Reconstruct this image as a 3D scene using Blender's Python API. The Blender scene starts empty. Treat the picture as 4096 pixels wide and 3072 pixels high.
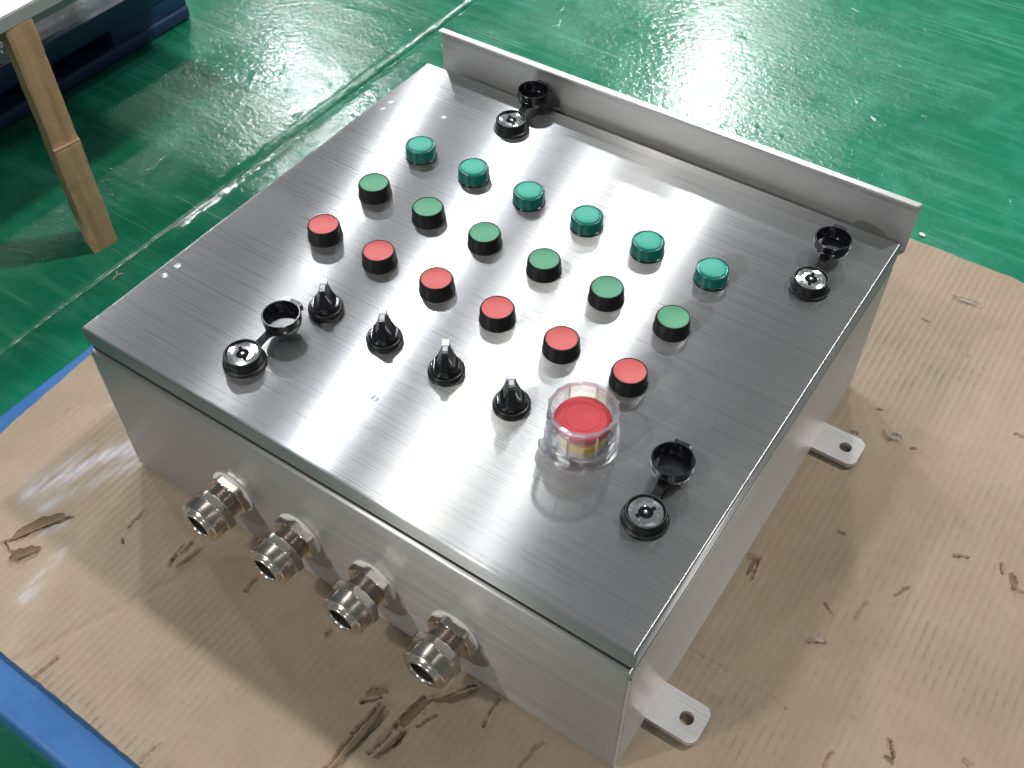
import bpy, bmesh, math, random
import numpy as np
from mathutils import Vector, Matrix, noise as mnoise
random.seed(7); rng = np.random.default_rng(7)
sc = bpy.context.scene
COL = sc.collection

# ---------------------------------------------------------------- camera
cam_d = bpy.data.cameras.new('camera'); cam = bpy.data.objects.new('camera', cam_d); COL.objects.link(cam)
cam_d.sensor_width = 36.0; cam_d.lens = 36.675; cam_d.clip_start = .02; cam_d.clip_end = 200
RX = Vector((0.8283, 0.5603, -0.0043)).normalized()
RZ = Vector((-0.3698, 0.5409, -0.7555)).normalized()
RY = RZ.cross(RX).normalized()
cam.matrix_world = Matrix(((RX[0], -RY[0], -RZ[0], .6020), (RX[1], -RY[1], -RZ[1], -.2806), (RX[2], -RY[2], -RZ[2], .7653), (0, 0, 0, 1)))
cam_d.dof.use_dof = True; cam_d.dof.focus_distance = .80; cam_d.dof.aperture_fstop = 22.0
sc.camera = cam
# ---------------------------------------------------------------- surroundings' dim light
w = bpy.data.worlds.new('World'); sc.world = w; w.use_nodes = True
bg = w.node_tree.nodes['Background']; bg.inputs[0].default_value = (.155, .164, .171, 1); bg.inputs[1].default_value = 1.0
# ---------------------------------------------------------------- ceiling lamps of the hall (round high-bay lamps, 6 m up) and added fill lights
LAMPS = [  # slope x, slope y, power, size, colour
    (-.68, .56, 190, .42, (.92, .95, 1.0)),
    (.36, .55, 350, .42, (1.0, .97, .93)),
    (-.37, 1.12, 170, .42, (.96, .98, 1.0)),
    (-.64, 1.63, 185, .36, (.98, 1.0, .98)),
    (-.56, .86, 95, .42, (.97, .98, 1.0)),
    (-1.27, 2.99, 110, .45, (1.0, .98, .92)),
    (-.42, -.66, 210, .42, (1.0, .97, .92)),
    (.70, -.66, 90, .42, (1.0, .97, .93)),  # added fill light from behind the camera
    (-.55, -2.10, 380, .45, (1.0, .98, .96)),  # added low front light that brightens the front wall
    (-1.26, 1.15, 170, .42, (.95, .98, 1.0)),
    (-1.82, .56, 400, .42, (.95, .97, 1.0)),  # added left light that brightens the lid's left side
    (-2.70, 1.45, 560, .45, (.97, .98, 1.0)),  # added far-left light for a bright left lid edge
]
for sx_, sy_, pw, sz, colr in LAMPS:
    ld = bpy.data.lights.new('ceiling_or_fill_lamp', 'AREA'); ld.shape = 'DISK'; ld.size = sz; ld.energy = pw * .80; ld.color = colr
    lo = bpy.data.objects.new('ceiling_or_fill_lamp', ld); COL.objects.link(lo)
    lo.location = (.25 + sx_ * 6, .2 + sy_ * 6, .178 + 6)
    d = Vector((.25, .3, 0)) - lo.location
    lo.rotation_euler = d.to_track_quat('-Z', 'Y').to_euler()
sc.view_settings.view_transform = 'Standard'; sc.view_settings.look = 'None'
sc.view_settings.exposure = 0; sc.view_settings.gamma = 1
sc.render.engine = 'CYCLES'
sc.cycles.use_denoising = True
try: sc.cycles.denoiser = 'OPENIMAGEDENOISE'
except Exception: pass
sc.cycles.max_bounces = 10; sc.cycles.transparent_max_bounces = 16
sc.cycles.caustics_reflective = True; sc.cycles.caustics_refractive = False
sc.cycles.sample_clamp_indirect = 6.0; sc.cycles.blur_glossy = .3

# ---------------------------------------------------------------- material helpers
class M:
    def __init__(s, name):
        s.m = bpy.data.materials.new(name); s.m.use_nodes = True; s.t = s.m.node_tree; s.n = s.t.nodes
        s.p = s.n['Principled BSDF']; s.out = s.n['Material Output']
    def node(s, ty, **kw):
        n = s.n.new(ty)
        for k, v in kw.items():
            if k.startswith('_'): setattr(n, k[1:], v)
            else:
                key = int(k[1:]) if k[0] == 'i' and k[1:].isdigit() else k.replace('__', ' ')
                s.set(n.inputs[key], v)
        return n
    def set(s, sock, v):
        if hasattr(v, 'is_linked') or isinstance(v, bpy.types.NodeSocket): s.t.links.new(v, sock)
        elif isinstance(v, bpy.types.Node): s.t.links.new(v.outputs[0], sock)
        else: sock.default_value = v
    def P(s, **kw):
        for k, v in kw.items(): s.set(s.p.inputs[k.replace('__', ' ')], v)
        return s
    def math(s, op, a, b=0.0, clamp=False):
        n = s.n.new('ShaderNodeMath'); n.operation = op; n.use_clamp = clamp; s.set(n.inputs[0], a); s.set(n.inputs[1], b); return n.outputs[0]
    def mix(s, f, a, b, bl='MIX'):
        n = s.n.new('ShaderNodeMix'); n.data_type = 'RGBA'; n.blend_type = bl
        s.set(n.inputs[0], f); s.set(n.inputs[6], a); s.set(n.inputs[7], b); return n.outputs[2]
    def ramp(s, f, *stops):
        n = s.n.new('ShaderNodeValToRGB'); s.set(n.inputs[0], f); e = n.color_ramp.elements
        while len(e) < len(stops): e.new(.5)
        for el, (p, c) in zip(e, stops):
            el.position = p; el.color = c if len(c) == 4 else (*c, 1)
        return n.outputs[0]
    def mapping(s, src, scale=(1, 1, 1), rot=(0, 0, 0), loc=(0, 0, 0)):
        n = s.n.new('ShaderNodeMapping'); s.set(n.inputs[0], src); n.inputs['Scale'].default_value = scale
        n.inputs['Rotation'].default_value = rot; n.inputs['Location'].default_value = loc; return n.outputs[0]
    def noise(s, vec, scale, detail=2, rough=.5, dist=0):
        n = s.n.new('ShaderNodeTexNoise'); s.set(n.inputs['Vector'], vec); n.inputs['Scale'].default_value = scale
        n.inputs['Detail'].default_value = detail; n.inputs['Roughness'].default_value = rough; n.inputs['Distortion'].default_value = dist; return n.outputs[0]
    def bump(s, h, strength=1, dist=.001, normal=None):
        n = s.n.new('ShaderNodeBump'); s.set(n.inputs['Height'], h); n.inputs['Strength'].default_value = strength; n.inputs['Distance'].default_value = dist
        if normal is not None: s.set(n.inputs['Normal'], normal)
        return n.outputs[0]
    def uv(s): return s.node('ShaderNodeTexCoord').outputs['UV']
    def pos(s): return s.node('ShaderNodeNewGeometry').outputs['Position']
    def obj(s): return s.node('ShaderNodeTexCoord').outputs['Object']
def C4(r, g, b): return (r, g, b, 1)

def simple(name, col, rough=.5, metal=0, spec=.5, bscale=0, bdist=.0002, **kw):
    k = M(name); k.P(Base__Color=C4(*col), Roughness=rough, Metallic=metal, **kw); k.p.inputs['Specular IOR Level'].default_value = spec
    if bscale:
        nz = k.noise(k.obj(), bscale, 3)
        k.P(Normal=k.bump(nz, .6, bdist))
        k.P(Roughness=k.math('ADD', rough - .06, k.math('MULTIPLY', k.noise(k.obj(), bscale * .2, 3), .14)))
    return k.m

def brushed(name, col, rough, aniso, line=1.0, smudge=1.0, grain=1.0, broad=.5, rb=.62, ab=.3):
    """stainless sheet: U runs across the brush lines, V along them (metres)"""
    k = M(name); uv = k.uv()
    fine = k.noise(k.mapping(uv, (2400, 9, 1)), 1, 3, .65)
    mid = k.noise(k.mapping(uv, (620, 2.2, 1), loc=(3.1, .7, 0)), 1, 3, .6)
    scr = k.noise(k.mapping(uv, (420, 9, 1), loc=(9, 2, 0)), 1, 0)
    scr = k.ramp(scr, (.70, (0, 0, 0)), (.74, (1, 1, 1)))
    big = k.noise(k.mapping(uv, (9, 7, 1)), 1, 4, .6, .6)
    sm = k.ramp(big, (.52, (0, 0, 0)), (.75, (1, 1, 1)))
    lines = k.math('ADD', k.math('MULTIPLY', fine, .6), k.math('MULTIPLY', mid, .4))
    r = k.math('ADD', rough, k.math('MULTIPLY', k.math('SUBTRACT', lines, .5), .22 * line))
    r = k.math('ADD', r, k.math('MULTIPLY', sm, .05 * smudge))
    r = k.math('ADD', r, k.math('MULTIPLY', scr, .025 * line))
    c = k.mix(k.math('MULTIPLY', lines, 1.0), C4(*[v * .70 for v in col]), C4(*[min(1, v * 1.25) for v in col]))
    tan = k.node('ShaderNodeTangent', _direction_type='UV_MAP')
    g = k.node('ShaderNodeBsdfAnisotropic', _distribution='MULTI_GGX'); k.set(g.inputs['Color'], c); k.set(g.inputs['Roughness'], r)
    g.inputs['Anisotropy'].default_value = -aniso; k.set(g.inputs['Tangent'], tan.outputs[0]); k.set(g.inputs['Normal'], k.bump(lines, .35 * grain, .00006))
    g2 = k.node('ShaderNodeBsdfAnisotropic', _distribution='MULTI_GGX'); k.set(g2.inputs['Color'], c); g2.inputs['Roughness'].default_value = rb
    g2.inputs['Anisotropy'].default_value = -ab; k.set(g2.inputs['Tangent'], tan.outputs[0]); k.set(g2.inputs['Normal'], k.bump(lines, .5 * grain, .00012))
    mxs = k.node('ShaderNodeMixShader'); k.set(mxs.inputs[0], k.math('ADD', broad - .12, k.math('MULTIPLY', k.math('ADD', k.math('MULTIPLY', sm, smudge * .5), k.math('MULTIPLY', mid, .7)), .24)))
    k.set(mxs.inputs[1], g.outputs[0]); k.set(mxs.inputs[2], g2.outputs[0])
    k.n.remove(k.p); k.t.links.new(mxs.outputs[0], k.out.inputs[0])
    return k.m

mat = {}
mat['steel'] = brushed('brushed_steel', (.42, .426, .43), .285, .78, .8, broad=.33, rb=.54, ab=.5)
mat['steel_wall'] = brushed('brushed_steel_wall', (.50, .488, .475), .33, .6, 2.0, grain=2.0, broad=.44, rb=.55, ab=.4)
mat['steel_hood'] = brushed('brushed_steel_hood', (.57, .57, .575), .34, .2, .4, .6, .3, broad=.5)
mat['steel_lug'] = brushed('brushed_steel_lug', (.74, .74, .74), .30, .4, 1.2, .3)
mat['plated'] = simple('nickel_plated_brass', (.84, .79, .73), .17, 1, bscale=90, bdist=.00006)
mat['thread'] = simple('nickel_thread', (.60, .55, .50), .2, 1)
mat['bore'] = simple('rubber_bore', (.012, .010, .010), .6)
mat['washer'] = simple('pale_washer', (.78, .77, .76), .4, bscale=300)
mat['gasket_gap_shade'] = simple('black_gasket_shade', (.012, .012, .012), .7, bscale=400)
mat['black'] = simple('black_plastic', (.006, .006, .007), .36, spec=.4, bscale=700, bdist=.00004)
mat['black_gloss'] = simple('black_gloss_plastic', (.006, .006, .0075), .16, spec=.6, bscale=500, bdist=.00005)
mat['black_rubber'] = simple('black_soft_plastic', (.006, .006, .007), .40, spec=.35, bscale=500, bdist=.0001)
mat['red_cap'] = simple('red_cap_plastic', (.47, .066, .062), .5, spec=.5, bscale=900, bdist=.00003)
mat['green_cap'] = simple('green_cap_plastic', (.060, .255, .135), .5, spec=.4, bscale=900, bdist=.00003)
mat['red_head'] = simple('red_mushroom_plastic', (.43, .034, .042), .55, spec=.3, bscale=900, bdist=.00003)
mat['yellow'] = simple('yellow_plastic', (.80, .52, .004), .35)
mat['white_mark'] = simple('white_pointer', (.80, .82, .84), .4)
mat['white_mark_grey'] = simple('grey_pointer', (.35, .38, .42), .4)
mat['chrome'] = simple('lock_chrome', (.80, .80, .81), .11, 1, bscale=500, bdist=.00006)
mat['keyway'] = simple('hole_shade_black', (.004, .004, .005), .8, spec=.1)  # matte black painted for the dark inside key slots and drain holes
k = M('teal_lens'); k.P(Base__Color=C4(.003, .125, .092), Roughness=.24, Transmission__Weight=.0, IOR=1.49)
mat['teal_side'] = k.m
k = M('teal_frosted_top'); nz = k.noise(k.obj(), 1500, 2)
k.P(Base__Color=C4(.008, .30, .225), Roughness=.5, Normal=k.bump(nz, .5, .00005)); mat['teal_top'] = k.m
# clear polycarbonate, thin wall: see-through with a Fresnel sheen
k = M('clear_plastic')
fr = k.node('ShaderNodeLayerWeight', Blend=.32)
gl = k.node('ShaderNodeBsdfGlossy', Color=C4(.95, .97, 1), Roughness=.04)
tr = k.node('ShaderNodeBsdfTransparent', Color=C4(.955, .96, .965))
df = k.node('ShaderNodeBsdfTranslucent', Color=C4(.85, .87, .9))
mx0 = k.node('ShaderNodeMixShader'); k.set(mx0.inputs[0], .02); k.set(mx0.inputs[1], tr.outputs[0]); k.set(mx0.inputs[2], df.outputs[0])
mx = k.node('ShaderNodeMixShader'); k.set(mx.inputs[0], k.math('ADD', .06, k.math('MULTIPLY', k.math('POWER', fr.outputs['Facing'], 1.6), .9), True))
k.set(mx.inputs[1], mx0.outputs[0]); k.set(mx.inputs[2], gl.outputs[0]); k.t.links.new(mx.outputs[0], k.out.inputs[0]); mat['clear'] = k.m

k = M('clear_plastic_edge')
fr = k.node('ShaderNodeLayerWeight', Blend=.4)
gl = k.node('ShaderNodeBsdfGlossy', Color=C4(.97, .98, 1), Roughness=.16)
tr = k.node('ShaderNodeBsdfTransparent', Color=C4(.93, .94, .95))
df = k.node('ShaderNodeBsdfTranslucent', Color=C4(.9, .92, .95))
mx0 = k.node('ShaderNodeMixShader'); k.set(mx0.inputs[0], .30); k.set(mx0.inputs[1], tr.outputs[0]); k.set(mx0.inputs[2], df.outputs[0])  # whitish share mixed in to paint brighter rim highlights
mx = k.node('ShaderNodeMixShader'); k.set(mx.inputs[0], k.math('ADD', .16, k.math('MULTIPLY', fr.outputs['Facing'], .85), True))
k.set(mx.inputs[1], mx0.outputs[0]); k.set(mx.inputs[2], gl.outputs[0]); k.t.links.new(mx.outputs[0], k.out.inputs[0]); mat['clear_edge'] = k.m

def blue_plastic():
    k = M('blue_pallet_plastic'); p = k.obj()
    n1 = k.noise(p, 9, 5, .6); scr = k.noise(k.mapping(p, (260, 14, 60), (0, 0, .7)), 1, 1)
    c = k.ramp(n1, (.3, (.024, .105, .29)), (.7, (.040, .155, .39)))
    c = k.mix(k.ramp(scr, (.72, (0, 0, 0)), (.78, (.4, .4, .4))), c, C4(.10, .24, .46))
    k.P(Base__Color=c, Roughness=k.math('ADD', .32, k.math('MULTIPLY', n1, .25)), Normal=k.bump(k.noise(p, 160, 4), .4, .0006)); return k.m
mat['blue'] = blue_plastic()
k = M('dark_blue_pallet_plastic'); p_ = k.obj(); n1 = k.noise(p_, 7, 5, .6)
k.P(Base__Color=k.ramp(n1, (.3, (.012, .026, .085)), (.7, (.020, .050, .15))), Roughness=.45, Normal=k.bump(k.noise(p_, 120, 4), .4, .0006)); mat['dark_blue'] = k.m

def wood():
    k = M('pine_wood'); p = k.obj()
    g = k.noise(k.mapping(p, (95, 95, 5)), 1, 4, .6, .3); f = k.noise(k.mapping(p, (700, 700, 45)), 1, 2)
    dk = k.noise(k.mapping(p, (300, 300, 120), loc=(4, 4, 4)), 1, 1)
    c = k.ramp(g, (.25, (.38, .235, .115)), (.55, (.58, .39, .20)), (.8, (.68, .49, .28)))
    c = k.mix(k.math('MULTIPLY', f, .5), c, C4(.33, .20, .09))
    c = k.mix(k.ramp(dk, (.72, (0, 0, 0)), (.78, (1, 1, 1))), c, C4(.10, .055, .025))
    k.P(Base__Color=c, Roughness=.75, Normal=k.bump(k.math('ADD', g, k.math('MULTIPLY', f, .6)), .7, .0012)); return k.m
mat['wood'] = wood()
mat['cut_wood'] = simple('fresh_sawn_wood', (.62, .47, .28), .8, bscale=400)
mat['board_top'] = simple('white_laminate', (.74, .75, .78), .35, bscale=60)
mat['board_edge'] = simple('grey_board_edge', (.36, .38, .37), .6, bscale=150, bdist=.0004)
mat['apron'] = simple('floor_tinted_batten', (.26, .30, .28), .5, bscale=60, bdist=.0006)  # green floor reflection put into the grey batten's colour
k = M('crinkled_film'); p_ = k.obj(); nz = k.noise(p_, 55, 6, .68, 1.2)
k.P(Base__Color=C4(.52, .54, .58), Roughness=.22, Specular__IOR__Level=.8, Normal=k.bump(nz, 1.0, .012)); mat['film'] = k.m

def floor_mat():
    k = M('green_epoxy_floor'); p = k.pos()
    big = k.noise(p, 2.2, 5, .6); med = k.noise(k.mapping(p, (1, 1, 1), (0, 0, .6)), 14, 5, .65, .4)
    brushy = k.noise(k.mapping(p, (7, 60, 1), (0, 0, -.35)), 1, 3, .6)
    c = k.ramp(big, (.3, (.006, .125, .066)), (.7, (.009, .190, .102)))
    c = k.mix(k.ramp(med, (.48, (0, 0, 0)), (.72, (.6, .6, .6))), c, C4(.035, .265, .165))
    c = k.mix(k.ramp(brushy, (.5, (0, 0, 0)), (.75, (.5, .5, .5))), c, C4(.065, .30, .20))
    # thin pale scratches in two directions, a few grey chips where the paint is gone
    for sc_, rt, lo in (((3.0, 330, 1), .5, .72), ((2.2, 300, 1), -.9, .735), ((4, 420, 1), 1.5, .75)):
        s = k.noise(k.mapping(p, sc_, (0, 0, rt)), 1, 1)
        patch = k.noise(k.mapping(p, (1, 1, 1), loc=(rt * 7, 2, 0)), 3.0, 1)
        m_ = k.math('MULTIPLY', k.ramp(s, (lo - .015, (0, 0, 0)), (lo + .005, (1, 1, 1))), k.ramp(patch, (.5, (0, 0, 0)), (.6, (1, 1, 1))))
        c = k.mix(k.math('MULTIPLY', m_, .65), c, C4(.20, .42, .32))
    chip = k.noise(p, 17, 4, .62, .3); chip = k.ramp(chip, (.735, (0, 0, 0)), (.75, (1, 1, 1)))
    c = k.mix(k.math('MULTIPLY', chip, .6), c, C4(.17, .22, .18))
    speck = k.noise(p, 260, 2); spm = k.ramp(speck, (.74, (0, 0, 0)), (.77, (1, 1, 1)))
    c = k.mix(k.math('MULTIPLY', spm, .6), c, C4(.003, .03, .018))
    # orange peel, blisters and drip rims
    peel = k.noise(k.mapping(p, (1, 1.35, 1)), 105, 2, .5, .5)
    v = k.node('ShaderNodeTexVoronoi', _feature='F1', Scale=9.0); k.set(v.inputs['Vector'], k.mapping(p, (1.5, .8, 1), (0, 0, .3)))
    vd = k.math('ADD', v.outputs['Distance'], k.math('MULTIPLY', k.noise(p, 45, 3), .16))
    vsel = k.ramp(k.node('ShaderNodeSeparateColor', Color=v.outputs['Color']).outputs[0], (.62, (0, 0, 0)), (.64, (1, 1, 1)))
    blis = k.math('MULTIPLY', k.ramp(vd, (.16, (1, 1, 1)), (.19, (.0, .0, .0))), vsel)
    sm = k.noise(p, 42, 1); bumps = k.ramp(sm, (.70, (0, 0, 0)), (.82, (1, 1, 1)))
    dr = k.ramp(k.noise(p, 5, 4, .6), (.35, (0, 0, 0)), (.6, (1, 1, 1)))
    h = k.math('ADD', k.math('MULTIPLY', peel, .34), k.math('MULTIPLY', blis, .16))
    h = k.math('ADD', h, k.math('MULTIPLY', bumps, .35))
    h = k.math('ADD', h, k.math('MULTIPLY', med, .22))
    rough = k.math('ADD', .14, k.math('MULTIPLY', dr, .14))
    rough = k.math('ADD', rough, k.math('MULTIPLY', chip, .3))
    k.P(Base__Color=c, Roughness=rough, Normal=k.bump(h, 1.0, .00145)); k.p.inputs['Specular IOR Level'].default_value = .5
    return k.m
mat['floor'] = floor_mat()

def cardboard():
    k = M('brown_cardboard'); p = k.pos()
    a = k.node('ShaderNodeVertexColor', _layer_name='mask'); sep = k.node('ShaderNodeSeparateColor', Color=a.outputs[0]); go, ch, gr = sep.outputs[0], sep.outputs[1], sep.outputs[2]
    big = k.noise(p, 3.2, 4, .6); fib = k.noise(p, 330, 5, .75); bl = k.noise(p, 28, 4, .6)
    x = k.node('ShaderNodeSeparateXYZ', Vector=p).outputs[0]
    wob = k.math('MULTIPLY', k.math('SUBTRACT', k.noise(p, 6, 1), .5), .0012)
    fl = k.math('SINE', k.math('MULTIPLY', k.math('ADD', x, wob), 2 * math.pi / .0072))
    fl01 = k.math('MULTIPLY', k.math('ADD', fl, 1), .5)
    c = k.ramp(big, (.3, (.300, .236, .174)), (.7, (.372, .303, .230)))
    c = k.mix(k.math('MULTIPLY', k.ramp(bl, (.35, (1, 1, 1)), (.65, (0, 0, 0))), .28), c, C4(.25, .185, .125))
    c = k.mix(k.math('MULTIPLY', k.math('SUBTRACT', fib, .25), .7), c, C4(.215, .155, .10))
    pat = k.ramp(k.noise(k.mapping(p, (1, .6, 1), loc=(3, 1, 0)), 9, 3, .6), (.47, (0, 0, 0)), (.68, (1, 1, 1)))
    dash = k.ramp(k.noise(k.mapping(p, (45, 75, 1)), 1, 3, .6), (.40, (0, 0, 0)), (.66, (1, 1, 1)))
    ridge = k.math('POWER', fl01, 5.0)
    dirt = k.math('MULTIPLY', k.math('MULTIPLY', ridge, dash), k.math('ADD', k.math('MULTIPLY', pat, .26), k.math('ADD', .09, gr)), True)
    c = k.mix(k.math('MULTIPLY', dirt, .75), c, C4(.12, .11, .10))
    c = k.mix(k.math('MULTIPLY', gr, .18), c, C4(.20, .18, .16))
    c = k.mix(go, c, C4(.165, .105, .06))
    chm = k.math('MULTIPLY', ch, k.ramp(k.noise(k.mapping(p, (60, 12, 1), (0, 0, -.3)), 1, 4, .7), (.38, (0, 0, 0)), (.66, (1, 1, 1))), True)
    c = k.mix(chm, c, C4(.62, .64, .72))
    sp = k.ramp(k.noise(p, 340, 2), (.75, (0, 0, 0)), (.79, (1, 1, 1)))
    c = k.mix(k.math('MULTIPLY', sp, .6), c, C4(.07, .05, .035))
    h = k.math('ADD', k.math('MULTIPLY', k.math('MULTIPLY', fl01, k.math('ADD', .10, k.math('MULTIPLY', pat, .35))), 1.0), k.math('ADD', k.math('MULTIPLY', fib, .25), k.math('MULTIPLY', bl, .8)))
    k.P(Base__Color=c, Roughness=.82, Normal=k.bump(h, .55, .0007)); k.p.inputs['Specular IOR Level'].default_value = .25
    return k.m
mat['card'] = cardboard()
mat['card_torn'] = simple('torn_inner_paper', (.36, .265, .175), .9, bscale=300, bdist=.0004)
mat['card_torn_white'] = simple('pale_torn_paper', (.62, .58, .54), .9, bscale=300, bdist=.0004)

# ---------------------------------------------------------------- object helpers
WLOC = {}
def finish(bm, name, m, boxuv=False, smooth=32, uvloc=(0, 0, 0)):
    bmesh.ops.recalc_face_normals(bm, faces=bm.faces[:])
    if smooth:
        for f in bm.faces: f.smooth = True
        for e in bm.edges:
            if len(e.link_faces) == 2 and e.calc_face_angle(0) > math.radians(smooth): e.smooth = False
    if boxuv:
        ul = bm.loops.layers.uv.new('UVMap')
        for f in bm.faces:
            n = f.normal; ax = max(range(3), key=lambda i: abs(n[i]))
            for l in f.loops:
                v = l.vert.co + Vector(uvloc)
                l[ul].uv = (v.y, v.x) if ax == 2 else ((v.z, v.x) if ax == 1 else (v.z, v.y))
    me = bpy.data.meshes.new(name); bm.to_mesh(me); bm.free(); me.materials.append(m); return me
def put(name, me, loc=(0, 0, 0), parent=None, rz=0.0):
    o = bpy.data.objects.new(name, me); COL.objects.link(o); loc = Vector(loc)
    o.location = loc - (WLOC[parent.name] if parent else Vector((0, 0, 0))); o.parent = parent; o.rotation_euler.z = rz
    WLOC[o.name] = loc; return o
def thing(name, loc, label, cat, group=None):
    o = bpy.data.objects.new(name, None); COL.objects.link(o); o.location = loc; WLOC[o.name] = Vector(loc); o.empty_display_size = .05
    return tag(o, label, cat, group)
def tag(o, label=None, cat=None, group=None, kind=None):
    if label: o['label'] = label
    if cat: o['category'] = cat
    if group: o['group'] = group
    if kind: o['kind'] = kind
    return o
def box(bm, x0, x1, y0, y1, z0, z1, bev=0, seg=2, only=None):
    vs = [bm.verts.new((x, y, z)) for x in (x0, x1) for y in (y0, y1) for z in (z0, z1)]
    fs = [bm.faces.new([vs[i] for i in q]) for q in ((0, 1, 3, 2), (4, 6, 7, 5), (0, 4, 5, 1), (2, 3, 7, 6), (0, 2, 6, 4), (1, 5, 7, 3))]
    if bev:
        es = {e for f in fs for e in f.edges}
        if only: es = {e for e in es if only(e)}
        bmesh.ops.bevel(bm, geom=list(es), offset=bev, segments=seg, affect='EDGES', profile=.5)
    return bm
def lathe(bm, prof, seg=48, axis='Z', origin=(0, 0, 0), cap0=True, cap1=True, rot=0.0):
    rings = []
    for r, z in prof:
        ring = []
        for i in range(seg):
            a = 2 * math.pi * i / seg + rot; x, y = r * math.cos(a), r * math.sin(a)
            co = (x, y, z) if axis == 'Z' else (x, -z, y)
            ring.append(bm.verts.new(Vector(co) + Vector(origin)))
        rings.append(ring)
    for a, b in zip(rings, rings[1:]):
        for i in range(seg): bm.faces.new((a[i], a[(i + 1) % seg], b[(i + 1) % seg], b[i]))
    if cap0: bm.faces.new(rings[0][::-1])
    if cap1: bm.faces.new(rings[-1])
    return bm
def ringprism(bm, prof, seg=48, rot=0.0, axis='Z', origin=(0, 0, 0)):
    """closed profile revolved (tube)"""
    return lathe(bm, prof + [prof[0]], seg, axis, origin, False, False, rot)
def prism(bm, pts, z0, z1):
    a = [bm.verts.new((x, y, z0)) for x, y in pts]; b = [bm.verts.new((x, y, z1)) for x, y in pts]; n = len(pts)
    bm.faces.new(a[::-1]); bm.faces.new(b)
    for i in range(n): bm.faces.new((a[i], a[(i + 1) % n], b[(i + 1) % n], b[i]))
    return bm
def NB(): return bmesh.new()

# ================================================================= SETTING: floor
FZ = -.15; JX = -.386
def floor_mesh():
    xs = np.concatenate([np.linspace(-6, -1.2, 6), np.linspace(-1.1, JX - .05, 12), JX + np.array([-.034, -.026, -.020, -.015, -.011, -.008, -.0055, -.0035, -.0022, -.0015, -.0008, .0, .0015, .003, .0045, .006, .008, .010, .012, .015, .020, .03]), np.linspace(JX + .05, .3, 8), np.linspace(.5, 5, 6)])
    ys = np.concatenate([np.linspace(-5, -.3, 8), np.linspace(-.2, 1.8, 700), np.linspace(2.0, 9, 8)])
    V = []
    for j, y in enumerate(ys):
        jit = .0016 * mnoise.noise(Vector((y * 9, 1.3, 0))) + .0009 * mnoise.noise(Vector((y * 60, 4.3, 0)))
        for x in xs:
            d = x - JX; z = 0.0
            if d < -.0015: z = -.0040 * max(0, min(1, (d + .0170) / .0155)) ** 2 + .0004 * mnoise.noise(Vector((x * 90, y * 45, 7)))
            elif d < .0015: z = -.0065
            else:
                lump = max(0, mnoise.noise(Vector((x * 260, y * 150, 2)))) * .0022 if d < .014 else 0
                z = -.0040 * math.exp(-((d - .0015) / .010) ** 2) - .0010 + lump * (1 if d > .002 else .3)
                z += .0010 * (1 - math.exp(-(d / .05) ** 2))
            if abs(d) < .04: xx = x + jit
            else: xx = x
            V.append((xx, y, FZ + z))
    nx = len(xs); F = []
    for j in range(len(ys) - 1):
        for i in range(nx - 1):
            a = j * nx + i; F.append((a, a + 1, a + nx + 1, a + nx))
    me = bpy.data.meshes.new('floor'); me.from_pydata(V, [], F); me.materials.append(mat['floor'])
    me.polygons.foreach_set('use_smooth', [True] * len(F)); return me
floor = put('floor', floor_mesh()); tag(floor, 'glossy green painted concrete floor with a raised joint line', kind='structure')

# ================================================================= near pallet under the cardboard
PX0, PX1, PY0, PY1, PZ1 = -.162, .95, -.228, .685, -.0062
pal = thing('plastic_pallet', (PX0 + .55, .23, FZ), 'bright blue plastic pallet lying under the cardboard sheet', 'pallet')
bm = box(NB(), PX0, PX1, PY0, PY1, PZ1 - .03, PZ1)
ve = [e for e in bm.edges if abs((e.verts[0].co - e.verts[1].co).z) > .01]
bmesh.ops.bevel(bm, geom=ve, offset=.03, segments=6, affect='EDGES', profile=.5)
te = [e for e in bm.edges if e.verts[0].co.z > PZ1 - .001 and e.verts[1].co.z > PZ1 - .001 and len(e.link_faces) == 2 and e.calc_face_angle(0) > 1]
bmesh.ops.bevel(bm, geom=te, offset=.006, segments=4, affect='EDGES', profile=.5)
for v in bm.verts: v.co -= WLOC[pal.name]
put('deck', finish(bm, 'deck', mat['blue']), WLOC[pal.name], pal)
for i, bx_ in enumerate((PX0 + .004, PX0 + .478, PX1 - .154)):
    for j, by_ in enumerate((PY0 + .004, PY0 + .38, PY1 - .154)):
        c_ = Vector((bx_ + .075, by_ + .075, FZ))
        if i == 0 and j == 0: blk = finish(box(NB(), -.075, .075, -.075, .075, .022, .114, .008, 2), 'block', mat['blue'])
        put('block', blk, c_, pal)
    rl = PY1 - PY0 - .008
    if i == 0: run = finish(box(NB(), -.075, .075, -rl / 2, rl / 2, .001, .022, .004, 2), 'runner', mat['blue'])
    put('runner', run, (bx_ + .075, (PY0 + PY1) / 2, FZ), pal)

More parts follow.
